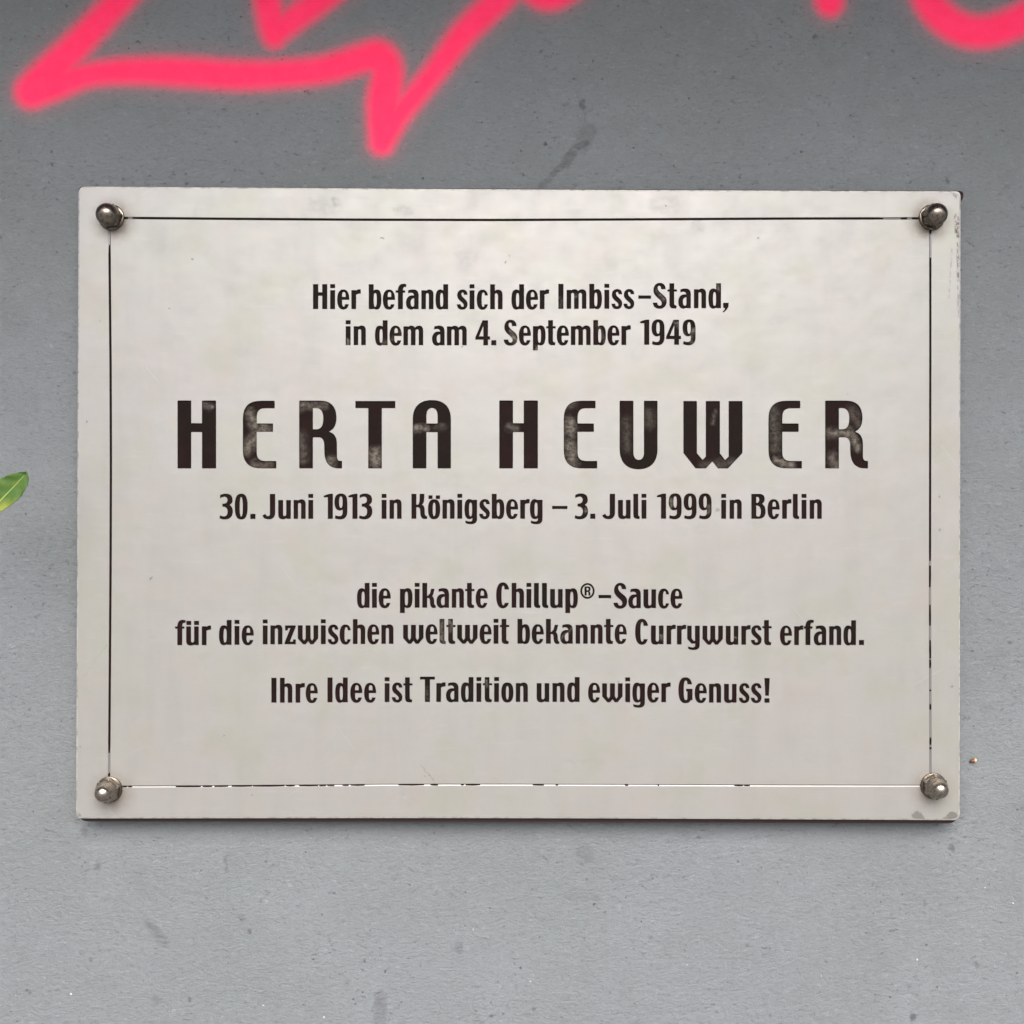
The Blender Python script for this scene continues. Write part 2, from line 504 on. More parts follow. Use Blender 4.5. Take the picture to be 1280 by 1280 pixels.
M_WALL, M_SHADE_LEDGE, M_PAVE, M_SPRAY = mat_wall(), mat_plain_wall(), mat_pavement(), mat_wall(True)
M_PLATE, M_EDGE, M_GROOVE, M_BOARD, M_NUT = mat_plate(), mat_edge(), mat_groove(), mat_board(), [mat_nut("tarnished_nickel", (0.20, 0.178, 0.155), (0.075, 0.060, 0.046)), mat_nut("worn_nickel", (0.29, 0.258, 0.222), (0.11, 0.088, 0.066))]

# ------------------------------------------------------------------ setting: pavement and wall
me = mesh_from("pavement", [(-400, -800, 0), (400, -800, 0), (400, 0.05, 0), (-400, 0.05, 0)], [(0, 1, 2, 3)])
pave = link("pavement", me, M_PAVE)
pave["kind"] = "structure"

wall = thing("painted_wall", "grey painted rendered wall with pink spray paint behind the metal plaque", "wall", (0, WALL_Y, CZ))
def box(x0, x1, y0, y1, z0, z1):
    v = [(x, y, z) for x in (x0, x1) for y in (y0, y1) for z in (z0, z1)]
    f = [(0, 1, 3, 2), (4, 6, 7, 5), (0, 4, 5, 1), (2, 3, 7, 6), (0, 2, 6, 4), (1, 5, 7, 3)]
    return v, f
v, f = box(-2.5, 2.5, 0, 0.25, -CZ, 1.6)
link("wall_face", mesh_from("wall_face", v, f), M_WALL, wall)
SHADE_LEDGE_Z, SHADE_LEDGE_D = 0.59, 0.52  # unseen overhang added above the view to darken the wall's top
v, f = box(-2.5, 2.5, -SHADE_LEDGE_D, -0.0005, SHADE_LEDGE_Z, SHADE_LEDGE_Z + 0.12)
link("shade_ledge", mesh_from("shade_ledge", v, f), M_SHADE_LEDGE, wall)

# sprayed graffiti: thin paint films on the wall, coverage falls off from the can's centre line
def spray(own, soft=21.0, step=2.0, lift=0.00008):
    pts = [q for s in own for q in s]
    x0, x1 = min(q[0] - q[2] for q in pts) - 36, max(q[0] + q[2] for q in pts) + 36
    y0, y1 = min(q[1] - q[2] for q in pts) - 36, max(q[1] + q[2] for q in pts) + 36
    gx, gy = np.arange(x0, x1, step), np.arange(y0, y1, step)
    X, Y = np.meshgrid(gx, gy)
    D = np.full(X.shape, 1e9)
    reach = np.full(X.shape, 1e9)      # distance to this film's own strokes; cover counts its neighbours' paint too
    for s in ALL:
        # smooth the hand's path with Catmull-Rom
        P = [s[0]] + list(s) + [s[-1]]
        line = []
        for i in range(1, len(P) - 2):
            p0, p1, p2, p3 = (np.array(P[j], float) for j in (i - 1, i, i + 1, i + 2))
            for t in np.linspace(0, 1, 12, endpoint=False):
                line.append(0.5 * ((2 * p1) + (-p0 + p2) * t + (2 * p0 - 5 * p1 + 4 * p2 - p3) * t * t + (-p0 + 3 * p1 - 3 * p2 + p3) * t ** 3))
        line.append(np.array(P[-1], float))
        for a, b in zip(line[:-1], line[1:]):
            bx, by = b[0] - a[0], b[1] - a[1]
            L = bx * bx + by * by + 1e-9
            h = np.clip(((X - a[0]) * bx + (Y - a[1]) * by) / L, 0, 1)
            r = a[2] + (b[2] - a[2]) * h
            d = np.hypot(X - a[0] - bx * h, Y - a[1] - by * h) - r
            D = np.minimum(D, d)
            if s in own: reach = np.minimum(reach, d)
    t = np.clip((D + soft * 0.45) / (soft * 1.1), 0, 1)
    cov = 1 - t * t * (3 - 2 * t)
    halo = 0.20 * np.exp(-np.clip(D, 0, None) / 11.0) - 0.012
    cov = np.clip(np.maximum(cov, halo * 1.0), 0, 1)
    keep = (cov > 0.004) & (reach < 34)
    ny, nx = X.shape
    q = keep[:-1, :-1] | keep[1:, :-1] | keep[:-1, 1:] | keep[1:, 1:]
    idx = -np.ones(X.shape, int)
    verts, faces, cv = [], [], []
    def vid(j, i):
        if idx[j, i] < 0:
            idx[j, i] = len(verts)
            wx, wz = wpx(X[j, i], Y[j, i])
            verts.append((wx, -lift, wz)); cv.append(cov[j, i])
        return int(idx[j, i])
    for j, i in np.argwhere(q):
        faces.append((vid(j, i), vid(j + 1, i), vid(j + 1, i + 1), vid(j, i + 1)))
    me = mesh_from("graffiti", verts, faces)
    at = me.attributes.new("cover", 'FLOAT', 'POINT')
    at.data.foreach_set("value", np.array(cv, np.float32))
    return me

zig = [(190, -45, 15), (150, 0, 16), (100, 52, 17), (58, 95, 20), (40, 114, 20)]
zig2 = [(40, 115, 19), (70, 105, 18), (110, 94, 14), (160, 89, 15), (225, 90, 17), (300, 94, 17), (360, 92, 16), (410, 86, 16),
        (450, 74, 17), (474, 72, 20), (484, 92, 19), (480, 130, 20), (477, 178, 14)]
zig3 = [(478, 176, 14), (500, 142, 13), (540, 94, 13), (580, 42, 15), (625, -2, 16), (650, -30, 16)]
zig4 = [(650, -30, 16), (672, -8, 15), (690, -4, 15), (712, -14, 14), (735, -34, 14)]
vee = [(332, -60, 14), (333, -10, 15), (340, 28, 16), (343, 46, 13)]
vee2 = [(343, 44, 13), (370, 22, 15), (410, -6, 14), (450, -40, 14)]
dot = [(1036, -45, 17), (1036, -10, 17), (1037, 4, 15)]
you = [(1140, -60, 15), (1152, -16, 16), (1168, 12, 18), (1195, 33, 19), (1225, 40, 19), (1258, 33, 19), (1295, 14, 19), (1330, -20, 18)]
ALL = [zig, zig2, zig3, zig4, vee, vee2, dot, you]
link("graffiti_stroke", spray([zig, zig2, zig3, zig4]), M_SPRAY, wall, "pink zigzag spray stroke reaching down towards the plaque")
link("graffiti_stroke", spray([vee, vee2], lift=0.00014), M_SPRAY, wall, "small pink V of spray paint at the top edge")
link("graffiti_stroke", spray([dot]), M_SPRAY, wall, "short pink spray end near the top edge")
link("graffiti_stroke", spray([you]), M_SPRAY, wall, "pink spray curve in the upper right")

# ------------------------------------------------------------------ lettering: a condensed face drawn glyph by glyph
# glyph units: 1/12.8 photo pixel, baseline 0, cap height 397, x-height about 305.  '+' adds, '-' cuts away
def rect(x0, y0, x1, y1): return f"M{x0},{y0} L{x1},{y0} L{x1},{y1} L{x0},{y1} Z"
def sup(cx, cy, rx, ry, n=2.6):
    pts = []
    for k in range(56):
        a = 2 * math.pi * k / 56
        c, s = math.cos(a), math.sin(a)
        pts.append((cx + rx * math.copysign(abs(c) ** (2 / n), c), cy + ry * math.copysign(abs(s) ** (2 / n), s)))
    return "M" + " L".join(f"{x:.1f},{y:.1f}" for x, y in pts) + " Z"

N_ARCH = "M40,245 Q72,312 122,312 C174,312 192,282 192,225 L192,0 L120,0 L120,215 Q120,254 96,254 Q76,254 66,232 Z"
U_BODY = "M0,300 L0,70 C0,18 22,-7 72,-7 Q110,-7 132,12 L132,0 L200,0 L200,300 L127,300 L127,75 Q122,42 100,42 Q76,42 76,80 L76,300 Z"
O_OUT, O_IN = sup(96, 151, 97, 160, 2.5), sup(96, 148, 23, 108, 2.7)
BOWL_R = "M40,240 Q72,313 124,313 C180,313 200,260 200,155 C200,45 178,-7 124,-7 Q95,-7 78,8 L40,0 Z"
BOWL_IN = sup(103, 147, 25, 110, 2.9)
BOWL_L = "M160,240 Q128,313 76,313 C20,313 0,260 0,155 C0,45 22,-7 76,-7 Q105,-7 122,8 L160,0 Z"
BOWL_L_IN = sup(97, 147, 25, 110, 2.9)
TAIL = "M125,100 L200,100 L200,-5 C200,-62 165,-88 105,-88 Q55,-88 18,-72 L12,-30 Q55,-46 92,-46 Q127,-44 127,-2 Z"
DOT = 335
GL = {
 'H': (225, [('+', rect(0, 0, 81, 397)), ('+', rect(146, 0, 225, 397)), ('+', rect(60, 212, 160, 267))], 24, 26),
 'I': (80, [('+', rect(0, 0, 80, 397))], 28, 26),
 'i': (76, [('+', rect(0, 0, 76, 301)), ('+', rect(0, DOT, 76, 397))], 24, 24),
 'e': (190, [('+', sup(96, 152, 96, 160, 2.35)), ('-', "M76,193 L134,193 L134,225 Q132,274 104,274 Q76,274 76,215 Z"),
             ('-', "M76,148 L220,148 L220,77 L126,77 Q122,38 103,38 Q76,40 76,110 Z")], 14, 14),
 'r': (147, [('+', rect(0, 0, 74, 301)), ('+', "M45,235 Q75,312 112,314 Q132,315 147,311 L147,246 Q108,250 74,230 Z")], 24, -6),
 'b': (200, [('+', rect(0, 0, 77, 397)), ('+', BOWL_R), ('-', BOWL_IN)], 24, 14),
 'p': (200, [('+', rect(0, -85, 77, 301)), ('+', BOWL_R), ('-', BOWL_IN)], 24, 14),
 'd': (200, [('+', rect(123, 0, 200, 397)), ('+', BOWL_L), ('-', BOWL_L_IN)], 14, 24),
 'g': (200, [('+', rect(123, 20, 200, 301)), ('+', BOWL_L), ('-', BOWL_L_IN), ('+', TAIL)], 14, 24),
 'f': (172, [('+', rect(37, 0, 115, 310)), ('+', rect(0, 264, 150, 299)),
             ('+', "M37,270 L37,300 Q38,403 122,405 Q150,405 172,394 L164,350 Q150,362 134,354 Q115,342 115,298 L115,270 Z")], 2, -16),
 'a': (200, [('+', rect(128, 0, 200, 220)), ('+', "M35,300 Q75,313 115,313 C172,313 200,284 200,215 L130,200 C130,248 108,262 80,262 Q56,262 33,252 Z"),
             ('+', "M150,215 Q120,222 88,219 C30,212 0,165 0,102 C0,28 34,-7 82,-7 Q108,-7 124,6 L150,0 Z"),
             ('-', "M130,176 Q72,170 72,105 C72,62 84,38 106,38 Q130,38 130,70 Z")], 12, 24),
 'n': (192, [('+', rect(0, 0, 70, 301)), ('+', N_ARCH)], 24, 22),
 'h': (196, [('+', rect(0, 0, 74, 397)), ('+', N_ARCH.replace("192", "196").replace("120,0", "124,0").replace("120,215", "124,215"))], 24, 22),
 'm': (314, [('+', rect(0, 0, 70, 301)), ('+', N_ARCH),
             ('+', "M162,245 Q194,312 244,312 C296,312 314,282 314,225 L314,0 L245,0 L245,215 Q245,254 220,254 Q200,254 188,232 Z")], 24, 22),
 's': (168, [('+', "M168,232 L110,232 C111,256 104,268 89,268 C72,268 66,250 72,228 C85,180 169,150 169,85 C169,20 132,-8 85,-8 C30,-8 2,25 -1,78 L56,78 C60,50 70,37 88,37 C105,37 112,52 108,72 C95,118 -1,140 4,228 C8,285 45,313 90,313 C140,313 166,285 168,232 Z")], 12, 10),
 'c': (180, [('+', sup(92, 152, 92, 161, 2.35)), ('-', "M128,220 L220,220 L220,76 L121,76 C121,46 115,37 101,37 C80,37 77,70 77,150 C77,240 84,268 105,268 C122,268 128,250 128,220 Z")], 14, 10),
 'o': (193, [('+', O_OUT), ('-', O_IN)], 14, 14),
 'ö': (193, [('+', O_OUT), ('-', O_IN), ('+', rect(6, 316, 70, 372)), ('+', rect(124, 316, 190, 372))], 14, 14),
 'u': (200, [('+', U_BODY)], 24, 24),
 'ü': (204, [('+', U_BODY), ('+', rect(2, 323, 80, 388)), ('+', rect(126, 323, 204, 388))], 24, 24),
 't': (148, [('+', "M30,396 L104,396 L104,75 Q106,40 144,40 L138,-4 L88,-4 Q32,-4 30,62 Z"), ('+', rect(0, 266, 148, 299))], 2, 8),
 'l': (100, [('+', "M0,397 L77,397 L77,65 Q78,38 102,38 L98,-4 L66,-4 Q0,-4 0,60 Z")], 24, 10),
 'k': (214, [('+', rect(0, 0, 76, 397)), ('+', "M140,302 L195,302 L174,218 Q166,190 148,182 L95,185 L95,205 Q118,212 124,235 Z"), ('+', rect(60, 152, 140, 190)),
             ('+', "M95,190 L150,190 Q186,172 188,112 L190,70 Q192,38 215,34 L213,0 Q200,-5 175,-5 Q126,0 122,80 L120,120 Q116,152 95,152 Z")], 24, 2),
 'K': (250, [('+', rect(0, 0, 77, 397)), ('+', "M132,397 L205,397 L201,300 Q196,240 160,222 L75,222 L75,195 L90,195 Q128,250 129,300 Z"), ('+', rect(60, 183, 150, 224)),
             ('+', "M95,224 L162,224 Q206,212 209,150 L213,78 Q216,38 250,38 L250,0 Q235,-5 205,-5 Q146,-2 141,90 L137,140 Q134,182 95,184 Z")], 24, 2),
 'z': (179, [('+', "M8,301 L179,301 L179,280 L84,42 L136,42 L136,78 L179,78 L179,0 L0,0 L0,20 L92,256 L52,256 L52,222 L8,222 Z")], 14, 14),
 'w': (325, [('+', "M0,301 L75,301 L75,95 L99,55 L124,90 L124,301 L202,301 L202,95 L226,54 L250,90 L250,301 L325,301 L325,92 L246,-2 L200,-2 L165,46 L127,-2 L82,-2 L0,90 Z")], 22, 22),
 'y': (200, [('+', "M0,301 L70,301 L70,100 L104,52 L125,62 L125,301 L200,301 L200,60 L120,14 L68,14 L0,88 Z"), ('+', TAIL)], 22, 22),
 'S': (217, [('+', "M203,303 L130,303 C130,337 122,359 102,359 C80,359 68,335 79,300 C100,235 218,205 218,115 C218,30 170,-10 107,-10 C41,-10 2,25 -1,87 L69,87 C70,55 85,39 108,39 C130,39 146,58 140,90 C125,150 4,185 8,290 C12,365 55,404 108,404 C165,404 203,365 203,303 Z")], 14, 12),
 'J': (202, [('+', "M202,397 L118,397 L118,78 Q116,42 88,42 Q60,42 46,78 L-2,55 Q15,-8 100,-8 C175,-8 202,40 202,112 Z")], 14, 28),
 'B': (225, [('+', "M0,0 L120,0 C190,0 226,45 226,115 C226,185 200,222 168,240 C202,256 211,290 211,320 C211,370 180,397 128,397 L0,397 Z"),
             ('-', "M77,352 Q125,354 125,305 Q125,253 77,253 Z"), ('-', "M77,213 Q151,208 151,120 Q151,34 110,34 Q77,34 77,60 Z")], 24, 14),
 'C': (212, [('+', sup(107, 198, 107, 207, 2.4)), ('-', "M132,293 L250,293 L250,80 L134,80 C134,55 125,41 112,41 C90,41 84,90 84,198 C84,310 90,353 112,353 C125,353 132,335 132,293 Z")], 16, 16),
 'G': (224, [('+', sup(112, 198, 112, 207, 2.5)), ('+', rect(134, 40, 224, 222)), ('-', "M142,293 L260,293 L260,222 L122,222 L122,180 L142,180 L142,62 Q136,41 118,41 C92,41 84,90 84,198 C84,310 92,353 118,353 C134,353 142,335 142,293 Z"), ('-', "M205,-20 L240,-20 L240,60 Q228,20 205,0 Z")], 16, 20),
 'T': (236, [('+', rect(0, 358, 236, 404)), ('+', rect(76, 0, 158, 380))], 8, 0),
 '0': (205, [('+', sup(102, 197, 102, 206, 2.6)), ('-', sup(102, 194, 25, 156, 2.5))], 18, 18),
 '1': (145, [('+', "M66,0 L145,0 L145,400 L100,400 Q50,392 0,368 L0,344 L66,344 Z")], 16, 24),
 '3': (213, [('+', "M10,330 Q45,356 85,354 C124,350 132,315 128,290 C122,255 95,243 47,241 L47,197 C105,197 131,165 132,120 C132,68 110,40 75,40 Q40,40 12,57 L0,12 Q40,-9 85,-9 C165,-9 214,40 214,120 C214,175 190,211 160,222 C195,240 212,270 210,310 C206,375 165,404 105,404 Q50,404 12,380 Z")], 14, 14),
 '4': (235, [('+', "M204,0 L204,90 L236,90 L236,141 L204,141 L204,398 L116,398 L0,128 L0,90 L129,90 L129,0 Z"), ('-', "M129,141 L129,312 L58,141 Z")], 14, 14),
 '9': (205, [('+', "M206,255 C206,352 180,405 104,405 C28,405 0,350 0,268 C0,180 34,133 82,133 Q115,133 132,150 L132,108 C132,62 115,42 80,42 Q45,42 16,58 L8,8 Q50,-9 95,-9 C172,-9 206,40 206,120 Z"), ('-', sup(103, 268, 28, 93, 2.4))], 16, 16),
 '.': (80, [('+', rect(0, 0, 80, 80))], 24, 20),
 ',': (97, [('+', "M8,84 L96,84 L93,30 Q80,-20 15,-68 L-2,-60 Q35,-30 38,2 L10,4 Z")], 24, 20),
 '!': (82, [('+', "M0,395 L84,395 L70,113 L14,113 Z"), ('+', rect(0, 0, 80, 70))], 26, 20),
 '®': (228, [('+', sup(114, 268, 114, 126, 2.0)), ('-', sup(114, 268, 85, 96, 2.0)), ('+', rect(68, 196, 100, 340)),
             ('+', "M68,340 L125,340 C155,340 164,322 164,300 C164,280 155,268 140,262 Q160,255 160,225 L163,196 L130,196 L128,230 Q126,252 110,252 L68,252 Z"),
             ('-', "M100,316 L118,316 Q133,314 133,297 Q133,278 116,277 L100,277 Z"), ('-', rect(100, 180, 129, 250))], 6, 10),
}
# large capitals, in photo pixels
BIG = {
 'H': "M0,0 L17,0 L17,45.4 L30.6,45.4 L30.6,0 L48,0 L48,84.8 L30.6,84.8 L30.6,56.4 L17,56.4 L17,84.8 L0,84.8 Z",
 'E': "M39.5,84.4 L22,84.4 C6,84.4 0,76 0,62 L0,22 C0,8 7,0 22,0 L41.6,0 L41.6,9.2 L28,9.2 C20,9.2 17.2,13 17.2,20 L17.2,45.7 L37.5,45.7 L37.5,56 L17.2,56 L17.2,64 C17.2,71 20,75.1 27,75.1 L39.5,75.1 Z",
 'R': ("M0,0 L17,0 L17,38.8 L24,38.8 C29,38.8 31.3,35 31.3,28 L31.3,22 C31.3,8 37,0 49,0 L53.4,0 L53.4,9.4 L50,9.4 C48,10 47,12 47,16 L47,30 C47,40 43,44.5 36.6,45.9 C43,48 46.4,54 46.4,63 C46.4,77 40,84.6 26,84.6 L0,84.6 Z",
       "M17,75.3 L21,75.3 C27,75.3 30,71 30,63 C30,54 28,48.8 21,48.8 L17,48.8 Z"),
 'T': "M0,84.2 L49.8,84.2 L49.8,75.2 L33,75.2 L33,0 L16.1,0 L16.1,75.2 L0,75.2 Z",
 'A': ("M0,0 L17,0 L17,45.2 L31,45.2 L31,0 L47.5,0 L47.5,62 C47.5,78 38,85.3 23.8,85.3 C9.5,85.3 0,78 0,62 Z",
       "M17,56 L17,66 C17,72 19.5,75.4 24,75.4 C28.5,75.4 31,72 31,66 L31,56 Z"),
 'U': "M0,84.4 L0,24 C0,7 9,-1.2 23.6,-1.2 C38,-1.2 47.3,7 47.3,24 L47.3,84.4 L30.4,84.4 L30.4,20 C30.4,14 28,10.5 23.8,10.5 C19.5,10.5 17.2,14 17.2,20 L17.2,84.4 Z",
 'W': "M0,84.2 L16.8,84.2 L16.8,19 L24,10.5 L28,14.5 L28,84.2 L45.5,84.2 L45.5,19 L52,10.5 L56.6,14.5 L56.6,84.2 L73.8,84.2 L73.8,19.3 L55.7,0 L43.2,0 L36.1,8.6 L28,0 L15.2,0 L0,19.3 Z",
}

def parse(path):
    toks = path.replace("M", " M ").replace("L", " L ").replace("Q", " Q ").replace("C", " C ").replace("Z", " Z ").replace(",", " ").split()
    out, i, cmd = [], 0, None
    num = lambda k: float(toks[k])
    while i < len(toks):
        if toks[i] in "MLQCZ":
            cmd = toks[i]; i += 1
            if cmd == 'Z': break
        if cmd in "ML":
            out.append((num(i), num(i + 1))); i += 2
        else:
            k = 4 if cmd == 'Q' else 6
            c = [out[-1]] + [(num(i + 2 * j), num(i + 2 * j + 1)) for j in range(k // 2)]
            i += k
            for s in range(1, 11):
                t = s / 10; u = 1 - t
                w = (u * u, 2 * u * t, t * t) if cmd == 'Q' else (u ** 3, 3 * u * u * t, 3 * u * t * t, t ** 3)
                out.append((sum(a * q[0] for a, q in zip(w, c)), sum(a * q[1] for a, q in zip(w, c))))
    return out

def inside(poly, X, Y):
    m = np.zeros(X.shape, bool)
    n = len(poly)
    for k in range(n):
        (x0, y0), (x1, y1) = poly[k], poly[(k + 1) % n]
        if y0 == y1: continue
        m ^= ((y0 > Y) != (y1 > Y)) & (X < (x1 - x0) * (Y - y0) / (y1 - y0) + x0)
    return m

def simplify(pts, tol):
    if len(pts) < 4: return pts
    P = np.array(pts)
    keep = np.zeros(len(P), bool); keep[0] = keep[-1] = True
    st = [(0, len(P) - 1)]
    while st:
        a, b = st.pop()
        if b - a < 2: continue
        d = P[b] - P[a]; L = math.hypot(*d)
        q = P[a + 1:b] - P[a]
        dist = np.abs(q[:, 0] * d[1] - q[:, 1] * d[0]) / L if L > 1e-9 else np.hypot(q[:, 0], q[:, 1])
        k = int(dist.argmax())
        if dist[k] > tol:
            keep[a + 1 + k] = True
            st += [(a, a + 1 + k), (a + 1 + k, b)]
    return [tuple(p) for p in P[keep]]

def contours(shapes, step):
    """union / cut the closed paths on a fine grid and trace clean outlines"""
    allp = [(s, parse(p)) for s, p in shapes]
    xs = [q[0] for _, p in allp for q in p]; ys = [q[1] for _, p in allp for q in p]
    x0, y0 = min(xs) - 4 * step + step * .37, min(ys) - 4 * step + step * .41
    nx, ny = int((max(xs) - x0) / step) + 5, int((max(ys) - y0) / step) + 5
    X, Y = np.meshgrid(x0 + np.arange(nx) * step, y0 + np.arange(ny) * step)
    F = np.zeros(X.shape)
    for ox in (-.25, .25):
        for oy in (-.25, .25):
            m = np.zeros(X.shape, bool)
            for s, p in allp:
                k = inside(p, X + ox * step, Y + oy * step)
                m = (m | k) if s == '+' else (m & ~k)
            F += m * 0.25
    for _ in range(2):
        G = np.pad(F, 1)
        F = (G[1:-1, 1:-1] * 4 + G[:-2, 1:-1] * 2 + G[2:, 1:-1] * 2 + G[1:-1, :-2] * 2 + G[1:-1, 2:] * 2 +
             G[:-2, :-2] + G[:-2, 2:] + G[2:, :-2] + G[2:, 2:]) / 16
    F = F - 0.5001
    nxt = {}
    def pt(e):
        (j, i, d) = e
        a = F[j, i]; b = F[j, i + 1] if d == 0 else F[j + 1, i]
        t = a / (a - b)
        return (X[j, i] + (t * step if d == 0 else 0), Y[j, i] + (t * step if d == 1 else 0))
    S = F > 0
    cells = np.argwhere(~((S[:-1, :-1] == S[1:, :-1]) & (S[:-1, :-1] == S[:-1, 1:]) & (S[:-1, :-1] == S[1:, 1:])))
    links = {}
    for j, i in cells:
        j, i = int(j), int(i)
        a, b, c, d = S[j, i], S[j, i + 1], S[j + 1, i + 1], S[j + 1, i]
        es = []
        if a != b: es.append((j, i, 0))
        if b != c: es.append((j, i + 1, 1))
        if c != d: es.append((j + 1, i, 0))
        if d != a: es.append((j, i, 1))
        prs = [(es[0], es[1])] if len(es) == 2 else ([(es[0], es[3]), (es[1], es[2])] if a else [(es[0], es[1]), (es[2], es[3])])
        for u, v in prs:
            links.setdefault(u, []).append(v); links.setdefault(v, []).append(u)
    seen, loops = set(), []
    for s0 in links:
        if s0 in seen: continue
        loop, cur, prev = [], s0, None
        while cur not in seen:
            seen.add(cur); loop.append(pt(cur))
            a = [q for q in links[cur] if q not in seen]
            if not a: break
            cur = a[0]
        if len(loop) > 5:
            h = len(loop) // 2
            lp = simplify(loop[:h + 1], step * 0.22)[:-1] + simplify(loop[h:] + [loop[0]], step * 0.22)[:-1]
            loops.append(lp)
    return loops

CACHE = {}
def glyph(ch):
    if ch not in CACHE:
        CACHE[ch] = [[(x / 12.8, y / 12.8) for x, y in lp] for lp in contours(GL[ch][1], 2.4)]
    return CACHE[ch]

def word(text, x0, x1, base, dbase=0.0):
    """one word between its measured left and right edges on the photo"""
    w = [GL[c][0] for c in text]
    pos, x = [], 0.0
    for k, c in enumerate(text):
        if k: x += GL[text[k - 1]][3] + GL[c][2]
        pos.append(x); x += w[k]
    extra = ((x1 - x0) * 12.8 - x) / max(1, len(text) - 1) if len(text) > 1 else 0
    sq = 1.0
    if abs(extra) > 14:                       # spread the rest over the letters themselves
        sq = ((x1 - x0) * 12.8) / (x + math.copysign(14, extra) * (len(text) - 1))
        extra = math.copysign(14, extra)
    loops = []
    for k, c in enumerate(text):
        ox = x0 + (pos[k] + extra * k) * sq / 12.8
        b = base + dbase * (k / max(1, len(text) - 1))
        loops += [[(ox + gx * sq, b - gy) for gx, gy in lp] for lp in glyph(c)]
    return loops

def bar(x0, x1, yc, t=4.0):
    return [[(x0, yc - t / 2), (x1, yc - t / 2), (x1, yc + t / 2), (x0, yc + t / 2)]]

LINES = [
 word("Hier", 391.4, 450.8, 386.3) + word("befand", 461.0, 560.1, 386.4) + word("sich", 571.2, 628.1, 386.5) + word("der", 639.4, 686.3, 386.4) +
 word("Imbiss", 698.0, 792.7, 386.0, -.2) + bar(798, 813.8, 371.4) + word("Stand", 816.2, 901.2, 385.2) + word(",", 903.3, 910.7, 385.2),
 word("in", 432.2, 457.2, 431.4) + word("dem", 468.8, 528.9, 431.5) + word("am", 540.1, 583.3, 431.6) + word("4.", 594.3, 620.3, 431.6) +
 word("September", 629.8, 788.4, 431.3, -.1) + word("1949", 800.2, 869.3, 430.9),
 None,
 word("30.", 274.3, 319.2, 648.7) + word("Juni", 328.2, 391.4, 648.6) + word("1913", 404.7, 465.3, 648.6) + word("in", 477.1, 502, 648.5) +
 word("Königsberg", 514.4, 678.1, 648.4) + bar(690.2, 709.3, 634.4, 3.9) + word("3.", 718.3, 744.1, 648.5) + word("Juli", 753, 807.9, 648.4) +
 word("1999", 821.2, 889.3, 648.4) + word("in", 901.6, 927.1, 648.5) + word("Berlin", 939.3, 1027.2, 648.5),
 word("die", 446.3, 488.2, 759.8) + word("pikante", 500, 609.5, 759.7) + word("Chillup", 620.3, 722.3, 759.8) + word("®", 725.4, 743.2, 759.7) +
 bar(748.2, 764, 745.8, 4.2) + word("Sauce", 766.9, 853, 760.2),
 word("für", 218.8, 263.8, 806.5) + word("die", 273.8, 317, 806.1) + word("inzwischen", 328.5, 491.8, 805.5, -.6) + word("weltweit", 504, 636.3, 804.7) +
 word("bekannte", 646.9, 783.2, 804.7) + word("Currywurst", 794, 964.5, 805.3, .9) + word("erfand.", 975, 1080, 806.4),
 word("Ihre", 339.3, 397, 878.4) + word("Idee", 409.4, 470, 878.0) + word("ist", 480.9, 515.6, 877.7) + word("Tradition", 525.1, 659.8, 877.5) +
 word("und", 670.9, 724.5, 877.5) + word("ewiger", 735.2, 838.2, 877.8) + word("Genuss", 848.1, 951.8, 878.4) + word("!", 955.6, 962.5, 878.5),
]
BIGX = [('H', 222.0), ('E', 303.7), ('R', 374.1), ('T', 444.3), ('A', 516.0), ('H', 624.2), ('E', 704.8), ('U', 774.6), ('W', 854.3), ('E', 960.7), ('R', 1031.6)]
name_loops = []
BC = {}
for ch, bx in BIGX:
    if ch not in BC:
        g = BIG[ch]
        BC[ch] = contours([('+', g)] if isinstance(g, str) else [('+', g[0]), ('-', g[1])], 0.34)
    name_loops.append([[(bx + x, 585.5 - y) for x, y in lp] for lp in BC[ch]])
LINES[2] = [lp for g in name_loops for lp in g]

# ------------------------------------------------------------------ the plaque
def fill_mesh(name, loops, depth, extrude=0.0, bevel=0.0):
    """flat even-odd filled outlines; photo pixels -> plaque plane, front towards -y"""
    cu = bpy.data.curves.new(name, 'CURVE')
    cu.dimensions = '2D'
    cu.fill_mode = 'BOTH' if extrude else 'FRONT'
    cu.extrude = max(0.0, extrude / 2 - bevel)
    cu.bevel_depth = bevel * 10
    cu.bevel_resolution = 0
    cu.offset = -bevel * 10 * 0.5
    cu.resolution_u = 1
    for lp in loops:
        sp = cu.splines.new('POLY')
        sp.points.add(len(lp) - 1)
        co = []
        for x, y in lp:
            lx, lz = px(x, y)
            co += [lx * 10, lz * 10, 0, 1]
        sp.points.foreach_set("co", co)
        sp.use_cyclic_u = True
    cu.extrude *= 10
    o = bpy.data.objects.new(name, cu)
    COL.objects.link(o)
    dg = bpy.context.evaluated_depsgraph_get()
    dg.update()
    me = bpy.data.meshes.new_from_object(o.evaluated_get(dg))
    bpy.data.objects.remove(o)
    bpy.data.curves.remove(cu)
    me.materials.clear()
    n = len(me.vertices)
    co = np.empty(n * 3, np.float32); me.vertices.foreach_get("co", co)
    co = co.reshape(-1, 3) / 10
    out = np.stack([co[:, 0], depth - co[:, 2], co[:, 1]], 1)
    me.vertices.foreach_set("co", out.ravel().astype(np.float32))
    me.update()
    me.name = name
    return me

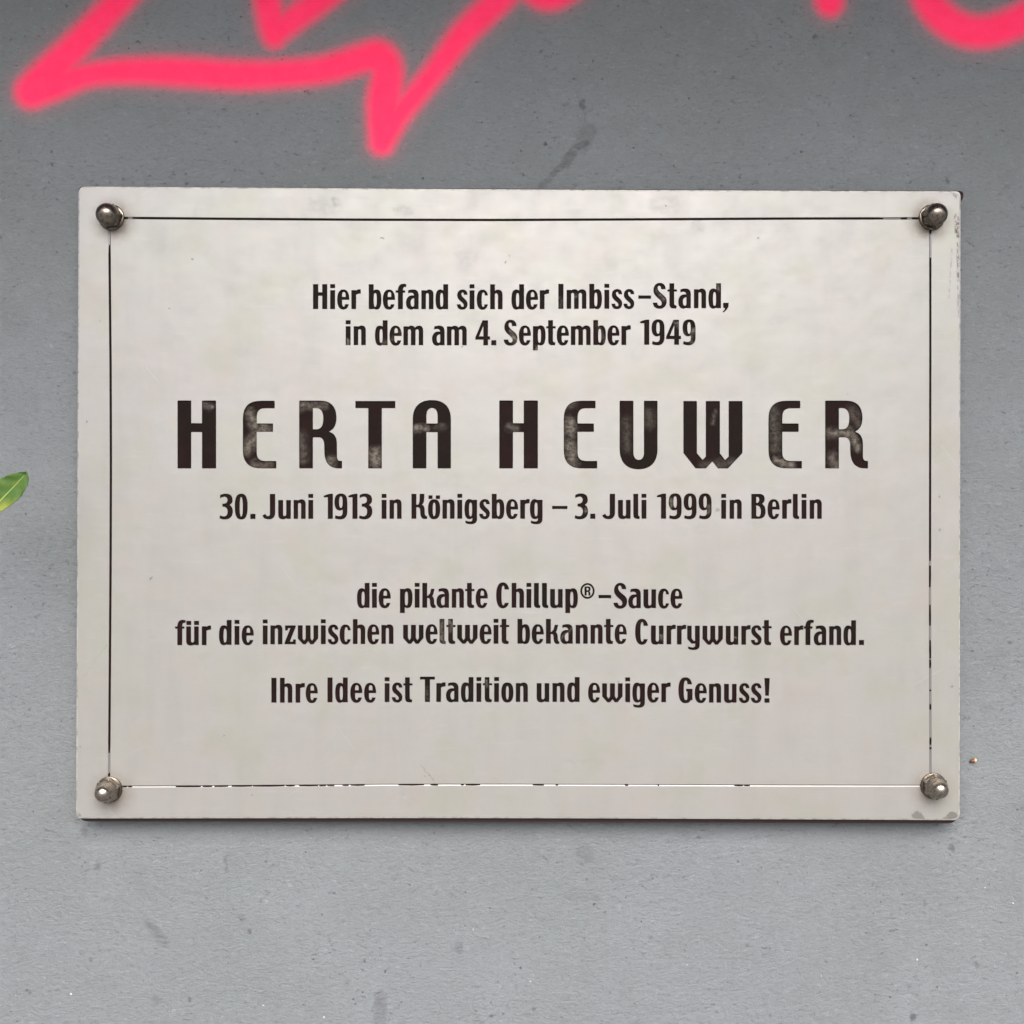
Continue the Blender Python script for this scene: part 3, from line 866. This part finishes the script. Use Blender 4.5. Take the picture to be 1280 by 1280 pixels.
T_ENG, T_FILL, T_PLATE = 0.0011, 0.00080, 0.003
def rounded(corners, rads, n=7):
    out = []
    m = len(corners)
    for k in range(m):
        p, a, b = Vector(corners[k]), Vector(corners[k - 1]), Vector(corners[(k + 1) % m])
        da, db = (a - p).normalized(), (b - p).normalized()
        r = rads[k]
        for s in range(n + 1):
            t = s / n
            q = p + da * r * (1 - t) ** 2 + db * r * t ** 2
            out.append((q.x, q.y))
    return out
OUTER = rounded([(97.9, 233.0), (640, 236.6), (1201.0, 239.0), (1200.0, 1025.4), (640, 1022.6), (94.9, 1023.2)], [9, 200, 7, 9, 200, 8])

def line_path(pts, w):
    """slot of width w along a bowed line"""
    L = []
    for (x0, y0), (x1, y1) in zip(pts[:-1], pts[1:]):
        pass
    P = [Vector(p) for p in pts]
    nrm = []
    for k in range(len(P)):
        d = (P[min(k + 1, len(P) - 1)] - P[max(k - 1, 0)]).normalized()
        nrm.append(Vector((-d.y, d.x)))
    return [(p + q * w / 2, p - q * w / 2, p) for p, q in zip(P, nrm)]

BORDER = {
 'top': ([(155, 272.4), (300, 273.6), (450, 274.6), (620, 275.0), (800, 274.2), (980, 273.2), (1149, 272.9)], 2.9),
 'left': ([(137.0, 288), (136.9, 320), (138.2, 460), (138.6, 580), (138.2, 700), (137.3, 840), (136.3, 970)], 2.9),
 'right': ([(1162.9, 288), (1163.0, 420), (1162.7, 600), (1162.5, 760), (1163.0, 900), (1163.2, 966)], 2.7),
 'bottom': ([(152, 983.2), (250, 982.9), (380, 981.9), (500, 980.9), (640, 980.9), (800, 981.3), (1000, 982.0), (1150, 982.2)], 2.3),
}
def along(pts, t, horiz):
    a = 0 if horiz else 1
    xs = [p[a] for p in pts]; ys = [p[1 - a] for p in pts]
    return float(np.interp(t, xs, ys))
slots, GROOVE = [], {}
for key, (pts, w) in BORDER.items():
    hz = key in ('top', 'bottom')
    a = 0 if hz else 1
    dense = []
    n = 24
    for k in range(n + 1):
        t = pts[0][a] + (pts[-1][a] - pts[0][a]) * k / n
        o = along(pts, t, hz)
        dense.append((t, o) if hz else (o, t))
    tri = line_path(dense, w)
    slots.append([tuple(q[0]) for q in tri] + [tuple(q[1]) for q in tri][::-1])
    gv, gf = [], []
    b = 0
    for q0, q1, qc in tri:
        for q, d in ((qc + (q0 - qc) * 1.25, 0.00003), (qc, 0.0004), (qc + (q1 - qc) * 1.25, 0.00003)):
            lx, lz = px(q[0], q[1]); gv.append((lx, d, lz))
    for k in range(n):
        for c in range(2):
            i = b + k * 3 + c
            gf.append((i, i + 1, i + 4, i + 3))
    GROOVE[key] = (gv, gf)

plaque = thing("memorial_plaque", "weathered steel plaque with engraved dark lettering, bolted to the grey wall", "plaque", (0, 0, CZ))
INNER = [((x - 648) * (1 - 1.5 / 552) + 648, (y - 629) * (1 - 1.5 / 394) + 629) for x, y in OUTER]
front = fill_mesh("plate", [INNER] + slots + [lp for L in LINES for lp in L], T_ENG / 2, T_ENG, 0.00018)
bm = bmesh.new(); bm.from_mesh(front)
bm.normal_update()
bmesh.ops.delete(bm, geom=[fc for fc in bm.faces if fc.normal.y > 0.3], context='FACES')
for fc in bm.faces:
    c = fc.calc_center_median()
    X, Y = c.x / PX + 640, 640 - c.z / PX
    lettering = 160 < X < 1140 and 320 < Y < 920
    if fc.normal.y < -0.95: fc.material_index = 0
    elif not lettering: fc.material_index = 3
    else: fc.material_index = 4 if fc.normal.y < -0.3 else 2      # chamfered lip of a letter, wall of a letter
# drop the straight walls of the border slots and of the face's rim: grooves and a polished bevel replace them
bmesh.ops.delete(bm, geom=[fc for fc in bm.faces if fc.material_index == 3], context='FACES')
# body of the plate behind the engraving
ov = [px(x, y) for x, y in OUTER]
A = [bm.verts.new((x, T_ENG, z)) for x, z in ov]
I0 = [bm.verts.new((x, 0.00002, z)) for x, z in (px((q[0] - 648) * 0.9994 + 648, (q[1] - 629) * 0.9991 + 629) for q in INNER)]
O0 = [bm.verts.new((x, 0.00028, z)) for x, z in ov]
B = [bm.verts.new((x, T_PLATE, z)) for x, z in ov]
fc = bm.faces.new(A); fc.material_index = 2
fc = bm.faces.new(B); fc.material_index = 1
for k in range(len(A)):
    j = (k + 1) % len(A)
    fc = bm.faces.new((A[k], A[j], B[j], B[k])); fc.material_index = 1
    fc = bm.faces.new((O0[k], O0[j], A[j], A[k])); fc.material_index = 1
    fc = bm.faces.new((I0[k], I0[j], O0[j], O0[k])); fc.material_index = 3
bm.normal_update()
for fc in bm.faces:
    if fc.material_index == 3 and fc.normal.y > 0: fc.normal_flip()
    if len(fc.verts) > 20 and fc.material_index == 2 and fc.normal.y > 0: fc.normal_flip()
bm.to_mesh(front); bm.free()

big_wear = [((329, 565 - 30), (309, 560), 9, 9, .75), ((312, 515), (318, 532), 6, 6, .8), ((316, 580), (335, 581), 5, 6, .5), ((377, 508), (405, 505), 6, 6, .6), ((376, 545), (378, 572), 6, 10, .4),
            ((414, 575), (412, 580), 6, 7, .6), ((469, 566), (469, 578), 7, 8, .95), ((520, 535), (533, 535), 4.5, 5, .95), ((545, 534), (554, 533), 4, 5, .35), ((637, 534), (644, 535), 5, 6, .55),
            ((713, 528), (713, 540), 8, 8, .85), ((712, 556), (716, 577), 8, 8, .75), ((708, 508), (716, 505), 6, 6, .5), ((782, 525), (784, 560), 5, 9, .3), ((811, 515), (812, 530), 5, 8, .35),
            ((880, 581), (918, 580), 5, 8, .35), ((894, 515), (892, 530), 2, 3, .5), ((970, 575), (990, 581), 6, 5, .95), ((967, 510), (970, 560), 6, 9, .4), ((1040, 541), (1060, 541), 7, 7, .8),
            ((1066, 547), (1072, 560), 6, 6, .9), ((1040, 570), (1045, 582), 6, 7, .6), ((1065, 512), (1074, 530), 5, 8, .4), ((250, 503), (262, 508), 4, 5, .5), ((264, 508), (265, 509), 2, 2, 1)]
M_NAME = mat_enamel("worn_brown_enamel", big_wear)
small_wear = [((650, 405), (640, 425), 3, 4, .9), ((639, 413), (646, 426), 2, 3, .9), ((823, 363), (832, 373), 2.4, 3, .8), ((898, 357), (899, 362), 2, 3, .8), ((435, 426), (436, 429), 2, 2, .9),
              ((671, 432), (671, 437), 2, 2, .9), ((842, 401), (866, 428), 1.6, 3, .6), ((865, 420), (868, 412), 2, 3, .9), ((845, 404), (846, 404), 2, 2, .9), ((746, 404), (758, 430), 1.6, 3, .5),
              ((838, 625), (840, 634), 2, 3, .8), ((885, 640), (887, 632), 2, 3, .7), ((731, 640), (732, 637), 2, 2, .9), ((552, 776), (554, 804), 1.5, 2.5, .8), ((561, 776), (563, 788), 2, 2.5, .7),
              ((580, 789), (582, 790), .8, 1, 1), ((826, 795), (829, 799), 2.5, 3, .8), ((716, 784), (703, 800), 1.5, 2, .6), ((607, 850), (608, 858), 2, 2.5, .7), ((533, 860), (534, 874), 1.6, 2.5, .4),
              ((700, 370), (702, 384), 1.2, 2, .5), ((720, 370), (722, 370), 1.5, 2, .6), ((918, 796), (921, 798), .7, 1, .9), ((500, 415), (480, 428), 1.5, 3, .5)]
M_TEXT = mat_enamel("brown_black_enamel", small_wear)
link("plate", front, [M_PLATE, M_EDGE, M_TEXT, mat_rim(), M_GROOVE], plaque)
for k, L in enumerate(LINES):
    if k == 2:
        for w, gs in (("first", name_loops[:5]), ("second", name_loops[5:])):
            link("inscription_name", fill_mesh("inscription_name", [lp for g in gs for lp in g], T_FILL), M_NAME, plaque,
                 f"{w} word of the largest line, tall spaced capitals in worn brown enamel")
    else:
        link("inscription_line", fill_mesh("inscription_line", L, T_FILL), M_TEXT, plaque)

SEGS = {
 'top': [(153, 160), (165.5, 1104), (1126, 1134), (1140, 1149)],
 'left': [(306, 941), (966, 971)],
 'right': [(288, 292), (322, 701), (707, 734), (756, 782), (800, 823), (824.5, 835), (862, 864), (880, 887), (922, 931), (934, 936.5)],
 'bottom': [(153, 159), (160, 165), (219.6, 251), (253, 265), (268, 285), (289.7, 315.2), (316, 355.5), (357, 368.4), (374, 397.7), (399, 407.7), (409, 418),
            (428, 436), (438, 455.8), (498, 530), (538, 547.6), (576, 580), (582, 600), (666, 680), (694.5, 698), (781, 785.5), (822, 824), (918, 929), (929.8, 937.5)],
}
M_LINE = mat_enamel("black_line_enamel", [])
for key, segs in SEGS.items():
    pts, w = BORDER[key]
    hz = key in ('top', 'bottom')
    gv, gf = GROOVE[key]
    vs, fs = list(gv), list(gf)
    ng = len(gf)
    rg = random.Random(len(key))
    for t0, t1 in segs:
        n = max(2, int((t1 - t0) / 12))
        b = len(vs)
        for k in range(n + 1):
            t = t0 + (t1 - t0) * k / n
            o = along(pts, t, hz)
            for s in (-1, 1):
                ww = w * 0.5 * (0.98 if k not in (0, n) else rg.uniform(0.5, 0.95))
                q = (t, o + s * ww) if hz else (o + s * ww, t)
                lx, lz = px(*q); vs.append((lx, 0.00006, lz))
        for k in range(n):
            i = b + 2 * k
            fs.append((i, i + 1, i + 3, i + 2))
    me = mesh_from("border_line", vs, fs)
    bm = bmesh.new(); bm.from_mesh(me); bm.normal_update()
    for fc in bm.faces:
        if fc.normal.y > 0: fc.normal_flip()
        fc.material_index = 1 if fc.index < ng else 0
    bm.to_mesh(me); bm.free()
    link("border_line", me, [M_LINE, M_GROOVE], plaque)

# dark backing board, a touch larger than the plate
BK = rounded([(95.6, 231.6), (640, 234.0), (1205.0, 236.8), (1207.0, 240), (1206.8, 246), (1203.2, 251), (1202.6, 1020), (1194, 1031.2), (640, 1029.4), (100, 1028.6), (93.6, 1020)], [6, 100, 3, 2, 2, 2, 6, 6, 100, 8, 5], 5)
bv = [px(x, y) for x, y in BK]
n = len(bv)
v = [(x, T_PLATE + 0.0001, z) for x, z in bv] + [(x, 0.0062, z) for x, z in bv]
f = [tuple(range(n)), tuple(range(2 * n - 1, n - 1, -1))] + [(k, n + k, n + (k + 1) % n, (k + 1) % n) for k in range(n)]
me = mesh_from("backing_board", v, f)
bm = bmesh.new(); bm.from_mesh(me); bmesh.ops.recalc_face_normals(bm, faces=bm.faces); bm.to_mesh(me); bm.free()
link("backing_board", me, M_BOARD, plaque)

# cap nuts with their washers
MMU = 0.001
def hexr(af, a, rot):
    t = (a - rot) % (math.pi / 3) - math.pi / 6
    return af / 2 / math.cos(t)
def nut_mesh(round_top, rot):
    verts, faces = [], []
    AF, HB = 13.4, 5.6
    def rf(r, h, a):
        q = min(hexr(AF, a, rot), 7.0 + max(0, (HB / 1000 - h) * 1000) * 1.9)
        q = min(q, 7.35 + max(0, h * 1000 - 1.1) * 1.9)
        return q * MMU
    prof = [(0, (1.15 + (HB - 1.15) * k / 10) * MMU) for k in range(11)]
    lathe(prof, 96, verts, faces, rf, cap=False)
    if round_top:
        dome = [(7.0, 5.6), (6.95, 5.75), (6.95, 6.4)] + [(6.95 * math.cos(t), 6.8 + 6.6 * math.sin(t)) for t in np.linspace(0.02, 1.5, 16)]
    else:
        dome = [(7.0, 5.6), (6.75, 5.9), (6.3, 6.9), (5.85, 8.2), (5.5, 9.2)] + [(5.3 * math.cos(t), 9.6 + 5.2 * math.sin(t)) for t in np.linspace(0.02, 1.5, 16)]
    lathe([(r * MMU, h * MMU) for r, h in dome], 96, verts, faces)
    # the threaded stud going back through the plate into the wall
    lathe([(3.2 * MMU, -0.02), (3.2 * MMU, 0.0012)], 24, verts, faces, cap=False)
    return mesh_from("cap_nut", verts, faces, True, R(28))
def washer_mesh():
    verts, faces = [], []
    lathe([(8.0 * MMU, 0.00002), (8.1 * MMU, 0.0004), (8.0 * MMU, 0.0009), (7.7 * MMU, 0.00115), (4.0 * MMU, 0.00118)], 72, verts, faces, cap=False)
    return mesh_from("washer", verts, faces, True, R(40))
WMS = [washer_mesh(), washer_mesh()]
M_WASH = mat_nut("grimy_washer", (0.13, 0.112, 0.092), (0.05, 0.038, 0.028))
for q in (0, 1): WMS[q].materials.append(M_WASH)
for k, (x, y) in enumerate(NUTS):
    lx, lz = px(x, y)
    o = link("cap_nut", nut_mesh(k < 2, R((8, 41, 20, 33)[k])), M_NUT[k // 2], plaque,
             "nut with the fuller round dome" if k < 2 else None)
    o.location = (lx, 0, lz)
    w = bpy.data.objects.new("washer", WMS[k // 2])
    COL.objects.link(w)
    w.parent = o

# ------------------------------------------------------------------ the leaf at the left
leaf = thing("leaf", "green pointed leaf with pale midrib poking in left of the plaque", "leaf")
LY = -0.045
ls = 1.05 * PX * (DIST + LY) / DIST
ux, uz = 0.69, 0.724          # along the leaf, lower left to upper right
leaf.location = ((0 - 640) * ls / 1.05, LY, CZ + (640 - 627) * ls / 1.05)
def leaf_w(t, side):
    up = [(-42, 0.5), (-30, 9), (-15, 16), (5, 19.5), (20, 18.2), (32, 13), (42, 6.5), (46, 3.2), (48.5, 0.2)]
    lo = [(-42, 0.5), (-30, 4), (-10, 9.5), (5, 13), (16, 15), (28, 14.5), (38, 11.5), (43, 8.6), (46.5, 5), (48.5, 0.2)]
    a = up if side > 0 else lo
    w = float(np.interp(t, [q[0] for q in a], [q[1] for q in a]))
    return w + 0.5 * math.sin(t * 0.9 + side) * min(1, w / 8)
vs, fs = [], []
NT_, NS = 46, 9
for i in range(NT_ + 1):
    t = -42 + 90.5 * i / NT_
    for j in range(-NS, NS + 1):
        q = j / NS
        s = leaf_w(t, 1 if q >= 0 else -1) * q
        lift = 2.6 * abs(q) ** 1.3 + 0.9 * math.sin(t * 0.33 + abs(q) * 4) * abs(q) + 0.0012 * (t - 10) ** 2
        X = (t * ux - s * uz) * ls
        Z = (t * uz + s * ux) * ls
        vs.append((X, -lift * ls, Z))
W = 2 * NS + 1
for i in range(NT_):
    for j in range(W - 1):
        a = i * W + j
        fs.append((a, a + W, a + W + 1, a + 1))
me = mesh_from("blade", vs, fs, True)
bo = link("blade", me, mat_leaf(), leaf)
so = bo.modifiers.new("thickness", 'SOLIDIFY'); so.thickness = 0.0003; so.offset = 1
vs, fs = [], []
for i in range(31):
    t = -75 + 118 * i / 30
    r = 1.0 * (1 - max(0, t) / 52) + 0.15
    c = Vector((t * ux * ls, -(0.0012 * (t - 10) ** 2) * ls - 0.00025, t * uz * ls))
    for k in range(8):
        a = 2 * math.pi * k / 8
        vs.append((c.x - math.cos(a) * r * uz * ls, c.y - math.sin(a) * r * ls, c.z + math.cos(a) * r * ux * ls))
for i in range(30):
    for k in range(8):
        a, b = i * 8 + k, i * 8 + (k + 1) % 8
        fs.append((a, a + 8, b + 8, b))
link("midrib", mesh_from("midrib", vs, fs, True), mat_rib(), leaf)

# the stalk that carries the leaf, bending down beside the plaque to the pavement
P0 = Vector((-74 * ux * ls, -(0.0012 * 84 ** 2) * ls, -74 * uz * ls))
P3 = Vector((-0.10, 0.035, -leaf.location.z + 0.001))
P1, P2 = P0 + Vector((-0.03, 0.004, -0.03)), Vector((-0.085, 0.03, -0.45))
vs, fs = [], []
for i in range(41):
    t = i / 40
    c = P0 * (1 - t) ** 3 + P1 * 3 * t * (1 - t) ** 2 + P2 * 3 * t * t * (1 - t) + P3 * t ** 3
    rad = 0.0005 + 0.0018 * t
    for k in range(8):
        a = 2 * math.pi * k / 8
        vs.append((c.x + rad * math.cos(a), c.y + rad * math.sin(a), c.z))
for i in range(40):
    for k in range(8):
        a, b = i * 8 + k, i * 8 + (k + 1) % 8
        fs.append((a, b, b + 8, a + 8))
link("stalk", mesh_from("stalk", vs, fs, True), bpy.data.materials["leaf_midrib"], leaf)

# ------------------------------------------------------------------ a husk stuck to the wall
hx, hz_ = wpx(1215.8, 950.5)
vs, fs = [], []
prof = [(-4.4, .2), (-3.6, 1.1), (-2.2, 1.9), (-.5, 2.4), (1.2, 2.7), (2.6, 2.5), (3.5, 1.7), (3.9, .3)]
for x, r in prof:
    for k in range(16):
        a = 2 * math.pi * k / 16
        vs.append((x * WS, -math.sin(a) * r * 0.9 * WS, math.cos(a) * r * WS + 0.18 * x * WS))
for i in range(len(prof) - 1):
    for k in range(16):
        a, b = i * 16 + k, i * 16 + (k + 1) % 16
        fs.append((a, b, b + 16, a + 16))
fs.append(tuple(range(16))[::-1]); fs.append(tuple(range((len(prof) - 1) * 16, len(prof) * 16)))
husk = link("seed_husk", mesh_from("seed_husk", vs, fs, True), mat_husk())
husk.location = (hx, WALL_Y - 2.0 * WS, CZ + hz_)
husk["label"] = "tiny brown and cream husk stuck to the wall by the plaque's lower right corner"
husk["category"] = "husk"
